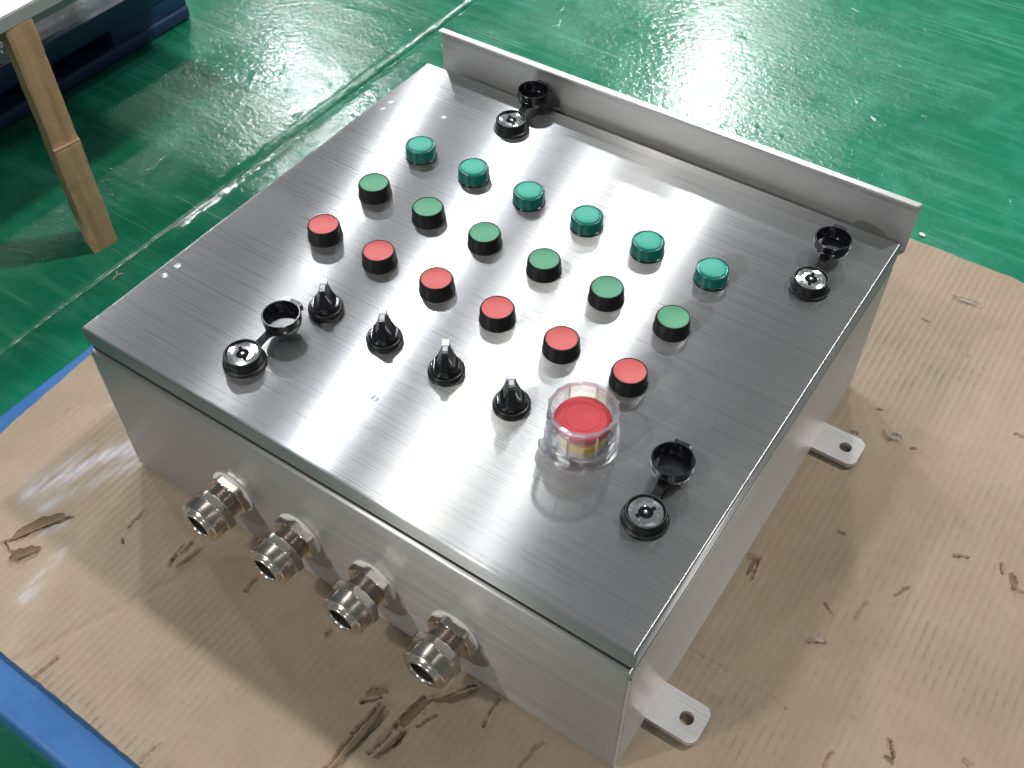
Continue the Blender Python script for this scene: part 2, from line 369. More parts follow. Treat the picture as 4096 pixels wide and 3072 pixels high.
# ================================================================= cardboard sheet
GOUGE = [  # points, half width, depth, interior tint
    ([(-.0354, -.1257), (-.0228, -.0998), (-.0084, -.0763)], .0022, .0048, 1), ([(-.0089, -.1308), (-.0055, -.1164)], .0050, .0034, .75), ([(-.036, -.128), (-.020, -.128)], .0030, .004, .9),
    ([(.0467, -.0662), (.0506, -.0686)], .0016, .004, 1), ([(.1009, -.0591), (.1012, -.0335)], .0055, .0026, .22), ([(.0965, -.0560), (.0945, -.040)], .0013, .0038, .9), ([(.0424, -.056), (.0407, -.0351)], .0016, .0030, .6),
    ([(.17, -.0431), (.1692, -.0272)], .0020, .0028, .5), ([(.2536, -.036), (.2546, -.0304)], .0036, .0035, .6), ([(.0854, -.1929), (.0885, -.1714)], .0022, .0030, .45),
    ([(.2066, -.1938), (.2077, -.1746)], .0015, .0025, .4), ([(.3228, -.1196), (.3237, -.0557)], .0016, .0055, 1), ([(.3118, -.0641), (.3222, -.0521)], .0022, .0045, .9),
    ([(.3414, -.093), (.3459, -.062)], .0028, .0048, .9), ([(.3481, -.0649), (.3516, -.0342)], .0042, .0045, .7), ([(.3525, -.0354), (.3762, -.0035)], .0030, .0042, .7),
    ([(.3535, -.0784), (.3565, -.0614)], .0030, .0045, .8), ([(.360, -.055), (.366, -.040)], .0018, .0035, .7), ([(.330, -.085), (.334, -.060)], .0035, .0022, .2), ([(.4009, -.028), (.3981, -.0029)], .0018, .0030, .45), ([(.4407, -.0402), (.4447, -.0119)], .0022, .0026, .3),
    ([(.5, .2205), (.5106, .2225)], .0034, .0048, 1), ([(.5106, .2225), (.5123, .1994)], .0016, .0035, .6), ([(.5562, .2849), (.5606, .2867)], .0018, .004, 1),
    ([(.5737, .2146), (.5818, .2088)], .0018, .0025, .5), ([(.5743, .175), (.5869, .1805)], .0028, .0038, .8), ([(.6004, .2148), (.6014, .2343)], .0020, .0022, .4),
    ([(.6192, .254), (.6252, .2658)], .0018, .003, .6), ([(.6463, .3165), (.6569, .3204)], .0018, .0035, .8), ([(.6838, .3309), (.6878, .3228)], .0030, .0048, 1),
    ([(.6978, .3115), (.7066, .3123)], .0030, .0052, 1), ([(.5838, .1142), (.5856, .1136)], .0012, .004, 1), ([(.6592, .1319), (.6671, .1203)], .0026, .0042, .8),
    ([(.7113, .1501), (.716, .1483)], .0035, .0025, .6), ([(.6277, .0871), (.6283, .1004)], .0025, .003, .5), ([(.5429, .6267), (.5693, .6295)], .0036, .0036, .5),
    ([(.5269, .5768), (.5347, .5741)], .0018, .003, .7), ([(.5484, .4121), (.557, .4061)], .0030, .0050, .9), ([(.5218, .3969), (.5285, .3961)], .0018, .0045, 1),
    ([(.533, .4355), (.5378, .4374)], .0018, .0025, .6), ([(.5758, .4077), (.5801, .4105)], .0030, .0026, .5), ([(.6513, .4786), (.6579, .4791)], .0022, .003, .6),
]
rr = random.Random(5)
for _ in range(45):   # small nicks
    x_, y_ = rr.uniform(-.12, .78), rr.uniform(-.18, .66)
    if -.01 < x_ < .51 and -.01 < y_ < .46: continue
    a_ = rr.uniform(0, 6.28); l_ = rr.uniform(.0005, .006)
    GOUGE.append(([(x_, y_), (x_ + l_ * math.cos(a_), y_ + l_ * math.sin(a_))], rr.uniform(.0006, .0012), rr.uniform(.0006, .0022), rr.uniform(.15, .5)))
CREASE = [([(.06, -.20), (.13, -.03), (.30, .10)], .004, .0011), ([(.55, .47), (.60, .36), (.64, .05)], .012, .0010), ([(.5, .44), (.58, .40), (.80, .36)], .010, .0009),
          ([(.30, -.20), (.335, -.05)], .007, .0016), ([(.37, -.11), (.385, -.02)], .006, .0014), ([(.57, .12), (.53, .02)], .002, .0007), ([(.50, .115), (.585, .114)], .0016, .0007)]
CHALK = [([(-.058, -.076), (-.043, -.020), (-.015, .016)], .011, .85), ([(-.036, -.082), (-.006, -.004)], .006, .55), ([(.023, -.151), (.013, -.104)], .005, .9), ([(-.02, -.10), (-.012, -.085)], .006, .7), ([(-.075, .03), (-.055, .045)], .006, .4)]
SCUFF = [([(.47, .517), (.573, .521)], .045, .75), ([(.507, .096), (.579, .078)], .035, .6), ([(.638, .218), (.714, .213)], .04, .6), ([(.62, .33), (.70, .43)], .05, .35), ([(.60, .26), (.63, .12)], .05, .3), ([(.09, -.187), (.25, -.188)], .008, 1.0), ([(-.10, -.14), (.05, -.18)], .03, .2), ([(.2, -.10), (.29, -.05)], .04, .3)]
def seg_d(X, Y, pts):
    D = np.full(X.shape, 9.0)
    for (ax, ay), (bx, by) in zip(pts, pts[1:]):
        dx, dy = bx - ax, by - ay; L = dx * dx + dy * dy + 1e-12
        t = np.clip(((X - ax) * dx + (Y - ay) * dy) / L, 0, 1); D = np.minimum(D, np.hypot(X - ax - t * dx, Y - ay - t * dy))
    return D
def vnoise(X, Y, f, seed):
    r = np.random.default_rng(seed); T = r.random((256, 256)); x, y = X * f + 1000, Y * f + 1000
    xi, yi = np.floor(x).astype(int), np.floor(y).astype(int); u, v = x - xi, y - yi; u = u * u * (3 - 2 * u); v = v * v * (3 - 2 * v)
    g = lambda a, b: T[a % 256, b % 256]
    return (g(xi, yi) * (1 - u) + g(xi + 1, yi) * u) * (1 - v) + (g(xi, yi + 1) * (1 - u) + g(xi + 1, yi + 1) * u) * v
def card_mesh():
    st = .00115
    xs = np.arange(-.1505, .80, st); ys = np.arange(-.1965, .6915, st); nx, ny = len(xs), len(ys)
    X, Y = np.meshgrid(xs, ys)
    Z = (vnoise(X, Y, 9, 1) - .5) * .0022 + (vnoise(X, Y, 30, 2) - .5) * .0009 - .0012
    Z += .00016 * np.sin(2 * np.pi * X / .0072 + .6 * vnoise(X, Y, 5, 3)) * (vnoise(X, Y, 11, 13) * 1.5 + .1)
    wx = X + (vnoise(X, Y, 480, 4) - .5) * .0011 + (vnoise(X, Y, 150, 6) - .5) * .0026; wy = Y + (vnoise(X, Y, 480, 5) - .5) * .0011 + (vnoise(X, Y, 150, 7) - .5) * .0026
    go = np.zeros_like(X); ch = np.zeros_like(X); gr = np.zeros_like(X)
    near = lambda pts, m: (X > min(p[0] for p in pts) - m) & (X < max(p[0] for p in pts) + m) & (Y > min(p[1] for p in pts) - m) & (Y < max(p[1] for p in pts) + m)
    cuts = []
    for n_, (pts, hw, dep, tint) in enumerate(GOUGE):
        if hw >= .0024 and dep > .0024 and len(pts) == 2:      # torn liner: shallow ragged patch with a deep crack along one side
            (ax, ay), (bx, by) = pts; L = math.hypot(bx - ax, by - ay) + 1e-9; ox, oy = -(by - ay) / L * hw * .7, (bx - ax) / L * hw * .7
            if n_ % 2: ox, oy = -ox, -oy
            cuts.append((pts, hw, .0013, tint * .35)); cuts.append(([(ax + ox, ay + oy), (bx + ox * .6, by + oy * .6)], .0012, dep, min(1, tint * 1.2)))
        else: cuts.append((pts, hw, dep, tint))
    for pts, hw, dep, tint in cuts:
        k_ = near(pts, hw * 4 + .006); d = seg_d(wx[k_], wy[k_], pts); hw = hw * .72; f = np.clip((hw - d) / (hw * .35), 0, 1)
        lip = np.exp(-((d - hw * 1.25) / (hw * .5 + .0006)) ** 2) * .0005
        Z[k_] += lip - dep * f; go[k_] = np.maximum(go[k_], .70 * tint * np.clip((hw - d) / (hw * .3), 0, 1))
    for pts, hw, dep in CREASE:
        d = seg_d(wx, wy, pts); Z -= dep * np.exp(-(d / hw) ** 2)
    for pts, hw, s in CHALK: ch = np.maximum(ch, s * np.exp(-(seg_d(X, Y, pts) / hw) ** 2))
    for pts, hw, s in SCUFF: gr = np.maximum(gr, s * np.exp(-(seg_d(X, Y, pts) / hw) ** 2))
    Z = np.maximum(Z, -.0059)
    inbox = (X > -.004) & (X < .504) & (Y > -.004) & (Y < .456)
    mb = np.clip(np.minimum(np.minimum(X - .0, .5 - X), np.minimum(Y, .45 - Y)) / .006, -1, 1)
    Z = np.where(mb > -.9, np.minimum(Z, -.0004), Z)
    # slightly wavy, worn edges
    X2, Y2 = X.copy(), Y.copy()
    wl = np.maximum(-.1375 - .0643 * (ys + .05), -.1500) + (vnoise(ys, ys * 0, 40, 8) - .5) * .0012 + (vnoise(ys, ys * 0, 170, 18) - .5) * .0008
    for q in range(0, 26): X2[:, q] = np.maximum(X2[:, q], wl + .0002 * q)
    wb = (vnoise(xs, xs * 0, 18, 9) - .5) * .0016 + (vnoise(xs, xs * 0, 150, 19) - .5) * .0008 - .1925 - .017 * (xs - .04)
    for q in range(0, 12): Y2[q, :] = np.maximum(Y2[q, :], wb + .0002 * q)
    wt = (vnoise(X, X * 0, 60, 10) - .5) * .005
    for q in range(1, 8): Y2[-q, :] = np.minimum(Y2[-q, :], ys[-1] - .002 + wt[-1, :] - .0003 * q)
    V = np.stack([X2, Y2, Z], -1).reshape(-1, 3)
    idx = np.arange(nx * ny).reshape(ny, nx)
    keep = ~((X[:-1, :-1] > .012) & (X[:-1, :-1] < .486) & (Y[:-1, :-1] > .012) & (Y[:-1, :-1] < .436))
    Q = np.stack([idx[:-1, :-1], idx[:-1, 1:], idx[1:, 1:], idx[1:, :-1]], -1)[keep]
    # skirt
    bl = np.concatenate([idx[0, :], idx[1:, -1], idx[-1, -2::-1], idx[-2:0:-1, 0]]); S = V[bl].copy(); S[:, 2] = -.0061; s0 = len(V)
    V = np.concatenate([V, S]); n = len(bl); i = np.arange(n); j = (i + 1) % n
    Q = np.concatenate([Q, np.stack([bl[j], bl[i], s0 + i, s0 + j], -1)])
    me = bpy.data.meshes.new('cardboard_sheet'); me.vertices.add(len(V)); me.vertices.foreach_set('co', V.astype(np.float32).ravel())
    me.loops.add(len(Q) * 4); me.loops.foreach_set('vertex_index', Q.astype(np.int32).ravel()); me.polygons.add(len(Q))
    me.polygons.foreach_set('loop_start', np.arange(0, len(Q) * 4, 4, dtype=np.int32)); me.polygons.foreach_set('loop_total', np.full(len(Q), 4, np.int32))
    me.polygons.foreach_set('use_smooth', np.ones(len(Q), bool)); me.update(calc_edges=True)
    at = me.color_attributes.new('mask', 'FLOAT_COLOR', 'POINT'); c = np.zeros((len(V), 4), np.float32); c[:, 3] = 1
    c[:nx * ny, 0] = go.ravel(); c[:nx * ny, 1] = ch.ravel(); c[:nx * ny, 2] = gr.ravel(); c[nx * ny:, 0] = .35
    at.data.foreach_set('color', c.ravel()); me.materials.append(mat['card']); return me
card = put('cardboard_sheet', card_mesh()); tag(card, 'torn brown corrugated cardboard sheet under the steel control box', 'cardboard')
def flap(pts, width, lift, m='card_torn', curl=1.0, seed=0):
    """lifted strip of torn liner paper along pts"""
    r = random.Random(seed); bm = NB(); n = 9; rows = []
    A, B = Vector((*pts[0], 0)), Vector((*pts[1], 0)); d = (B - A).normalized(); s = Vector((-d.y, d.x, 0))
    for i in range(n):
        t = i / (n - 1); c = A.lerp(B, t); wv = width * (math.sin(math.pi * (.12 + .8 * t)) ** .7) * (1 + r.uniform(-.3, .3)); row = []
        for j in range(5):
            u = j / 4; p = c + s * (u * wv * (1 - .25 * u)) + Vector((0, 0, .0004 + lift * (u ** 1.5) * math.sin(math.pi * (.2 + .7 * t)) * curl + r.uniform(-.0002, .0002)))
            row.append(bm.verts.new(p))
        rows.append(row)
    for a, b in zip(rows, rows[1:]):
        for j in range(4): bm.faces.new((a[j], a[j + 1], b[j + 1], b[j]))
    g = bmesh.ops.solidify(bm, geom=bm.faces[:], thickness=.0004)
    put('torn_flap', finish(bm, 'torn_flap', mat[m]), (0, 0, 0), card)
for i, (pts, wd, lf, m_) in enumerate([
    (((-.0100, -.0790), (-.0300, -.1190)), -.010, .0035, 'card_torn'), (((-.014, -.135), (-.002, -.112)), .008, .004, 'card_torn'),
    (((.352, -.064), (.356, -.036)), .008, .005, 'card_torn'), (((.358, -.034), (.381, -.006)), -.007, .005, 'card_torn'), (((.326, -.119), (.327, -.058)), -.006, .003, 'card_torn'),
    (((.347, -.094), (.352, -.066)), -.006, .004, 'card_torn'), (((.313, -.060), (.324, -.049)), .006, .004, 'card_torn'), (((.105, -.061), (.108, -.036)), -.004, .0015, 'card_torn'),
    (((.5555, .4085), (.5660, .4100)), .0065, .0040, 'card_torn_white'), (((.507, .2195), (.5085, .203)), .004, .002, 'card_torn'), (((.545, .6225), (.568, .6255)), .003, .0015, 'card_torn_white'),
    (((.690, .325), (.697, .313)), .006, .003, 'card_torn'), (((.660, .118), (.668, .116)), .004, .002, 'card_torn'), (((.580, .178), (.5875, .180)), .003, .002, 'card_torn_white')]):
    flap(pts, wd, lf, m_, seed=i)

# ================================================================= stainless control box
W, D, H = .5, .4518, .1780
LIDH, ZB = .0165, .1532
EX = thing('control_enclosure', (W / 2, D / 2, 0), 'brushed stainless steel control box with push buttons, selector knobs and cable glands', 'control box')
bm = box(NB(), 0, W, -.0012, D, .0002, ZB, .0032, 4)
body = put('body', finish(bm, 'body', mat['steel_wall'], True), (0, 0, 0), EX)
put('gasket_gap_shade', finish(box(NB(), W * 0 + .0030, W - .0026, .0020, D - .012, ZB - .0005, H - LIDH + .004), 'gasket_gap_shade', mat['gasket_gap_shade']), (0, 0, 0), body)  # gasket, widened outwards so its black paints the shade under the lid
# welded corner seams on the front edges
for xx, nm in ((W - .0008, 1), (.0008, 2)):
    bm = NB(); r = random.Random(nm); prev = None
    for i in range(60):
        z = .004 + (ZB - .010) * i / 59; rad = .0010 + r.uniform(-.0003, .0003); c = Vector((xx, -.0006, z))
        ring = [bm.verts.new(c + Vector((rad * math.cos(a), rad * math.sin(a), 0))) for a in [j * math.pi / 4 for j in range(8)]]
        if prev:
            for j in range(8): bm.faces.new((prev[j], prev[(j + 1) % 8], ring[(j + 1) % 8], ring[j]))
        prev = ring
    put('weld_seam', finish(bm, 'weld_seam', mat['steel_lug'], True), (0, 0, 0), body)
# lid: shallow tray, open below
bm = box(NB(), 0, W, 0, D, H - LIDH, H)
bmesh.ops.delete(bm, geom=[f for f in bm.faces if all(v.co.z < H - .005 for v in f.verts)], context='FACES')
bmesh.ops.bevel(bm, geom=[e for e in bm.edges if len(e.link_faces) == 2], offset=.0026, segments=4, affect='EDGES', profile=.5)
bmesh.ops.solidify(bm, geom=bm.faces[:], thickness=.0015)
lid = put('lid', finish(bm, 'lid', mat['steel'], True), (0, 0, 0), EX)
dm = finish(lathe(NB(), [(.0031, 0), (.0027, .00015), (.0019, .00035), (.0010, .00045), (.0003, .00048)], 20, cap0=False), 'weld_dimple', mat['steel'], True, 80)
for x_, y_ in ((.012, .376), (.0122, .3621), (.070, .3833), (.0117, .0928), (.0112, .0783), (.2384, .0721)):
    put('weld_dimple', dm, (x_, y_, H - .00004), lid)
# rain hood behind the lid
YH = D + .008
hx0, hx1, ht = .0140, .5025, .2150
bm = NB()
pts = [(hx0, .150), (.492, .150), (hx1, .164), (hx1, ht), (hx0, ht)]
a = [bm.verts.new((x, YH, z)) for x, z in pts]; b = [bm.verts.new((x, YH + .0015, z)) for x, z in pts]; n = len(pts)
bm.faces.new(a); bm.faces.new(b[::-1])
for i in range(n): bm.faces.new((a[i], b[i], b[(i + 1) % n], a[(i + 1) % n]))
hood = put('rain_hood', finish(bm, 'rain_hood', mat['steel_hood'], True), (0, 0, 0), EX)
hood['label'] = 'upright stainless rain hood strip behind the lid'
bm = prism(NB(), [(hx0 + .0015, YH - .0058), (hx1 - .0035, YH - .0058), (hx1 - .0012, YH - .0045), (hx1, YH - .002), (hx1, YH + .0016), (hx0, YH + .0016), (hx0, YH - .0045)], ht - .0002, ht + .0014)
bmesh.ops.bevel(bm, geom=[e for e in bm.edges if e.verts[0].co.z > ht and e.verts[1].co.z > ht], offset=.0006, segments=2, affect='EDGES')
put('top_flange', finish(bm, 'top_flange', mat['steel_hood'], True), (0, 0, 0), hood)
put('back_bracket', finish(box(NB(), .02, .4985, D + .0005, YH - .0002, .03, .158, .001), 'back_bracket', mat['steel_hood'], True), (0, 0, 0), hood)
# mounting lugs
def lug_mesh():
    bm = NB(); w_, L = .0338, .0405; r = .0075; pts = [(0, 0)]
    pts += [(0, w_)][::-1] if 0 else []
    P = [(-.0004, 0)]
    for cx_, cy_, a0 in ((L - r, r, -90), (L - r, w_ - r, 0)):
        for i in range(7): P.append((cx_ + r * math.cos(math.radians(a0 + 15 * i)), cy_ + r * math.sin(math.radians(a0 + 15 * i))))
    P += [(-.0004, w_)]
    hc = (.0262, w_ / 2); hr = .0056; hn = 28
    hole = [(hc[0] + hr * math.cos(2 * math.pi * i / hn), hc[1] + hr * math.sin(2 * math.pi * i / hn)) for i in range(hn)]
    for z in (0, .0052):
        ov = [bm.verts.new((x, y, z)) for x, y in P]; hv = [bm.verts.new((x, y, z)) for x, y in hole]
        es = [bm.edges.new((ov[i], ov[(i + 1) % len(ov)])) for i in range(len(ov))] + [bm.edges.new((hv[i], hv[(i + 1) % hn])) for i in range(hn)]
        bmesh.ops.triangle_fill(bm, use_beauty=True, use_dissolve=False, edges=es)
        if z == 0: o0, h0 = ov, hv
    for lo, hi in ((o0, ov), (h0, hv)):
        for i in range(len(lo)): bm.faces.new((lo[i], lo[(i + 1) % len(lo)], hi[(i + 1) % len(lo)], hi[i]))
    return finish(bm, 'mounting_lug', mat['steel_lug'], True, 40)
lug = lug_mesh()
for y_ in (.0432, .3522): put('mounting_lug', lug, (W + .0002, y_, .0012), EX)

# ---- operators on the lid
X0, SX, Y0, SY = .0897, .05925, .3234, .0671
GX = lambda i: X0 + i * SX
GY = lambda r: Y0 - r * SY
bez = finish(lathe(NB(), [(.0146, 0), (.0148, .0004), (.0148, .0022), (.0143, .0027), (.0139, .0112), (.0134, .0130), (.0128, .0138), (.0125, .0138), (.0123, .0126), (.0122, .0100)], 64, cap0=False), 'bezel', mat['black'], smooth=50)
capp = [(.0122, .0110), (.0122, .01335), (.0120, .01355), (.0112, .0133), (.0090, .01275), (.0060, .01235), (.0030, .01215), (.0006, .0121)]
cap_r = finish(lathe(NB(), capp, 56, cap0=False), 'button_cap', mat['red_cap'], smooth=60)
cap_g = finish(lathe(NB(), capp, 56, cap0=False), 'button_cap', mat['green_cap'], smooth=60)
for row, (nm, cm, lab) in {1: ('green_push_button', cap_g, 'green push button with black bezel'), 2: ('red_push_button', cap_r, 'red push button with black bezel')}.items():
    for i in range(6):
        o = put(nm, bez, (GX(i), GY(row), H), EX); o['label'] = lab
        put('button_cap', cm, (GX(i), GY(row), H), o)
base_l = finish(lathe(NB(), [(.0143, 0), (.0145, .0004), (.0145, .0016), (.0141, .0020)], 56, cap0=False), 'base_ring', mat['black_gloss'], smooth=50)
lens = finish(lathe(NB(), [(.0139, .0012), (.0140, .0016), (.0140, .0052), (.01385, .0056), (.01385, .0112), (.0135, .0124), (.0128, .0129), (.0120, .0130), (.0119, .0124)], 64, cap0=False, cap1=True), 'lens_shell', mat['teal_side'], smooth=50)
ltop = finish(lathe(NB(), [(.0112, .0119), (.0112, .0130), (.0109, .01335), (.0095, .0138), (.0068, .0142), (.0034, .0144), (.0005, .01445)], 56, cap0=False), 'frosted_top', mat['teal_top'], smooth=60)
for i in range(6):
    o = put('pilot_light', lens, (GX(i), GY(0), H), EX); o['label'] = 'teal green indicator lamp'
    put('frosted_top', ltop, (GX(i), GY(0), H), o); put('base_ring', base_l, (GX(i), GY(0), H), o)
# selector switches
sel_base = finish(lathe(NB(), [(.0140, 0), (.0142, .0004), (.0142, .0040), (.0138, .0054), (.0130, .0060), (.0122, .0062), (.0120, .0056)], 64, cap0=False), 'selector_switch', mat['black'], smooth=50)
def knob_mesh():
    """domed disc with two scooped sides leaving a grip blade along +Y; blade tallest at its pointer end"""
    bm = NB(); n = 44; R_ = .0119; G = []
    for i in range(n + 1):
        row = []
        for j in range(n + 1):
            u = -1 + 2 * i / n; v = -1 + 2 * j / n   # square to disc
            x = u * math.sqrt(1 - v * v / 2) * R_; y = v * math.sqrt(1 - u * u / 2) * R_; rad = math.hypot(x, y) / R_
            blade = .0021 + .0006 * (1 - y / R_) * .5
            side = min(1, max(0, (abs(x) - blade)) / (R_ - blade))
            top = .0218 if y > -.0030 else .0218 - .0118 * ((-.0030 - y) / (R_ - .0030)) ** 1.15
            lowz = .0082; z = lowz + (top - lowz) * max(0, 1 - side) ** 3.2 if abs(x) > blade else top
            edge = max(0, (rad - .93) / .07); z = z - edge * .0012
            row.append(bm.verts.new((x, y, z)))
        G.append(row)
    for i in range(n):
        for j in range(n): bm.faces.new((G[i][j], G[i + 1][j], G[i + 1][j + 1], G[i][j + 1]))
    be = [e for e in bm.edges if len(e.link_faces) == 1]
    ex = bmesh.ops.extrude_edge_only(bm, edges=be)
    for v in [g for g in ex['geom'] if isinstance(g, bmesh.types.BMVert)]: v.co.z = .0060
    return finish(bm, 'knob', mat['black_gloss'], smooth=42)
knob = knob_mesh()
ptr = finish(box(NB(), -.0027, .0027, .0054, .0117, .0200, .0224, .0004, 2), 'pointer_mark', mat['white_mark'])
ptr2 = finish(box(NB(), -.0019, .0019, .0000, .0050, .0210, .0220, .0002, 1), 'pointer_groove', mat['white_mark_grey'])
for q, i in enumerate((1, 2, 3, 4)):
    ang = math.radians((36, 34, 33, 37)[q])
    o = put('selector_switch', sel_base, (GX(i), GY(3) - .0005, H), EX)
    for nm, me in (('knob', knob), ('pointer_mark', ptr), ('pointer_groove', ptr2)): put(nm, me, (GX(i), GY(3) - .0005, H), o, ang).scale.z = 1.10
# emergency stop with clear shroud
ex_, ey_ = GX(5), GY(3)
es = put('emergency_stop', finish(lathe(NB(), [(.0158, .0050), (.0166, .0055), (.0166, .0130), (.0158, .0137), (.0100, .0138)], 56, cap0=False), 'emergency_stop', mat['yellow'], smooth=40), (ex_, ey_, H), EX)
es['label'] = 'red mushroom emergency stop on yellow collar inside a clear shroud'
put('contact_stem', finish(lathe(NB(), [(.0150, 0), (.0150, .0030), (.0128, .0034), (.0128, .0085)], 48, cap0=False), 'contact_stem', mat['washer'], smooth=40), (ex_, ey_, H), es)
put('mushroom_head', finish(lathe(NB(), [(.0138, .0134), (.0126, .0175), (.0130, .0200), (.0185, .0212), (.0201, .0222), (.0204, .0240), (.0203, .0262), (.0196, .0272), (.0180, .0276), (.0134, .02785), (.0131, .0276), (.0124, .0276), (.0121, .0279), (.0080, .0280), (.0040, .0280), (.0005, .0280)], 72, cap0=False), 'mushroom_head', mat['red_head'], smooth=40), (ex_, ey_, H), es)
bm = NB(); sg = 16
ringprism(bm, [(.0290, .0002), (.0290, .0100), (.0282, .0106), (.0280, .0300), (.0268, .0335), (.0254, .0335), (.0262, .0300), (.0266, .0106), (.0266, .0002)], sg, math.pi / sg)
bm.transform(Matrix.Diagonal((.905, .905, 1.10, 1))); put('shroud_wall', finish(bm, 'shroud_wall', mat['clear'], smooth=20), (ex_, ey_, H), es); bm = NB()
ringprism(bm, [(.0294, .0102), (.0296, .0112), (.0294, .0122), (.0280, .0122), (.0280, .0102)], 48)
ringprism(bm, [(.0300, .0003), (.0300, .0022), (.0288, .0026), (.0264, .0026), (.0264, .0003)], 48)
ringprism(bm, [(.0272, .0325), (.0272, .0345), (.0260, .0352), (.0250, .0345), (.0250, .0325)], sg, math.pi / sg)
for a_ in range(0, 360, 45):   # moulded ribs
    aa = math.radians(a_ + 8); c_, s_ = math.cos(aa), math.sin(aa); b2 = bmesh.new()
    box(b2, .0278, .0292, -.0007, .0007, .011, .0315); b2.transform(Matrix.Rotation(aa, 4, 'Z')); me_ = bpy.data.meshes.new('t'); b2.to_mesh(me_); b2.free(); bm.from_mesh(me_); bpy.data.meshes.remove(me_)
b2 = bmesh.new(); box(b2, .0280, .0345, -.0062, .0062, .0010, .0085, .0010, 2); b2.transform(Matrix.Rotation(math.radians(232), 4, 'Z')); me_ = bpy.data.meshes.new('t'); b2.to_mesh(me_); b2.free(); bm.from_mesh(me_); bpy.data.meshes.remove(me_)
bm.transform(Matrix.Diagonal((.905, .905, 1.10, 1)))
put('shroud_rim', finish(bm, 'shroud_rim', mat['clear_edge'], smooth=20), (ex_, ey_, H), es)
# latches with open dust caps
lat_h = finish(lathe(NB(), [(.0166, 0), (.0168, .0006), (.0166, .0022), (.0152, .0030), (.0150, .0060), (.0147, .0085), (.0145, .0104), (.0139, .0112), (.0131, .0112), (.0127, .0106), (.0125, .0070)], 64, cap0=False), 'latch', mat['black_rubber'], smooth=45)
def lock_mesh():
    bm = NB()
    lathe(bm, [(.0126, .0072), (.0121, .0090), (.0114, .0097), (.0084, .0094), (.0082, .0089), (.0078, .0089), (.0076, .0095), (.0050, .0096), (.0047, .0060)], 8, cap0=False, cap1=True)
    return finish(bm, 'lock_cylinder', mat['chrome'], smooth=8)
def lock_round():
    bm = lathe(NB(), [(.0125, .0072), (.0122, .0092), (.0117, .0097), (.0088, .0097), (.0086, .0091), (.0080, .0091), (.0078, .0097), (.0052, .0098), (.0047, .0094), (.0046, .0060)], 56, cap0=False, cap1=True)
    for a_ in range(0, 360, 45):
        b2 = bmesh.new(); box(b2, .0092, .0121, -.00055, .00055, .0090, .01005, .0002, 1); b2.transform(Matrix.Rotation(math.radians(a_ + 10), 4, 'Z')); me_ = bpy.data.meshes.new('t'); b2.to_mesh(me_); b2.free(); bm.from_mesh(me_); bpy.data.meshes.remove(me_)
    for v in bm.verts:
        r_ = math.hypot(v.co.x, v.co.y)
        if .0085 < r_ < .0123: v.co.z += .00028 * math.cos(4 * math.atan2(v.co.y, v.co.x)) * (r_ - .0080) / .004
    return finish(bm, 'lock_cylinder', mat['chrome'], smooth=30)
lock = lock_round()
bm = lathe(NB(), [(.0047, .0062), (.0047, .0096), (.0044, .0099), (.0002, .0099)], 32, cap0=False)
for a_ in (0, 180):
    b2 = bmesh.new(); box(b2, .0030, .0074, -.0013, .0013, .0088, .01005); b2.transform(Matrix.Rotation(math.radians(a_), 4, 'Z')); me_ = bpy.data.meshes.new('t'); b2.to_mesh(me_); b2.free(); bm.from_mesh(me_); bpy.data.meshes.remove(me_)
keyw = finish(bm, 'keyway', mat['keyway'], smooth=30)
pin = finish(lathe(NB(), [(.0017, .0090), (.0017, .0102), (.0012, .0107), (.0003, .0108)], 20, cap0=False), 'centre_pin', mat['chrome'], smooth=40)
def cap_mesh():
    bm = lathe(NB(), [(.0005, .0090), (.0120, .0090), (.0140, .0096), (.0146, .0110), (.0149, .0140), (.0146, .0143), (.0146, .0152), (.0150, .0156), (.0151, .0205), (.0147, .0209), (.0139, .0209), (.0136, .0204), (.0136, .0195), (.0133, .0190), (.0131, .0118), (.0122, .0106), (.0005, .0106)], 64, cap0=True, cap1=True)
    for s in range(-3, 4):   # ribbed grip tab
        b2 = bmesh.new(); box(b2, s * .0017 - .0006, s * .0017 + .0006, .0135, .0182 - abs(s) * .0003, .0150, .0206, .0002, 1); me_ = bpy.data.meshes.new('t'); b2.to_mesh(me_); b2.free(); bm.from_mesh(me_); bpy.data.meshes.remove(me_)
    box(bm, -.0056, .0056, .0138, .0172, .0148, .0203, .0004, 1)
    return finish(bm, 'dust_cap', mat['black_gloss'], smooth=40)
capm = cap_mesh()
def strap(dy, lift):
    bm = NB(); prev = None; n = 12
    for i in range(n + 1):
        t = i / n; y = .0125 + (dy - .0125 - .0128) * t; z = .0058 + (lift + .0012) * (t * t * (3 - 2 * t)) + .0012 * math.sin(math.pi * t); hw = .0031 + .0016 * abs(2 * t - 1) ** 3
        r_ = [bm.verts.new((sx * hw, y, z + dz)) for sx, dz in ((-1, 0), (1, 0), (1, .0016), (-1, .0016))]
        if prev:
            for j in range(4): bm.faces.new((prev[j], prev[(j + 1) % 4], r_[(j + 1) % 4], r_[j]))
        else: bm.faces.new(r_[::-1])
        prev = r_
    bm.faces.new(prev); return finish(bm, 'tether', mat['black_rubber'], smooth=35)
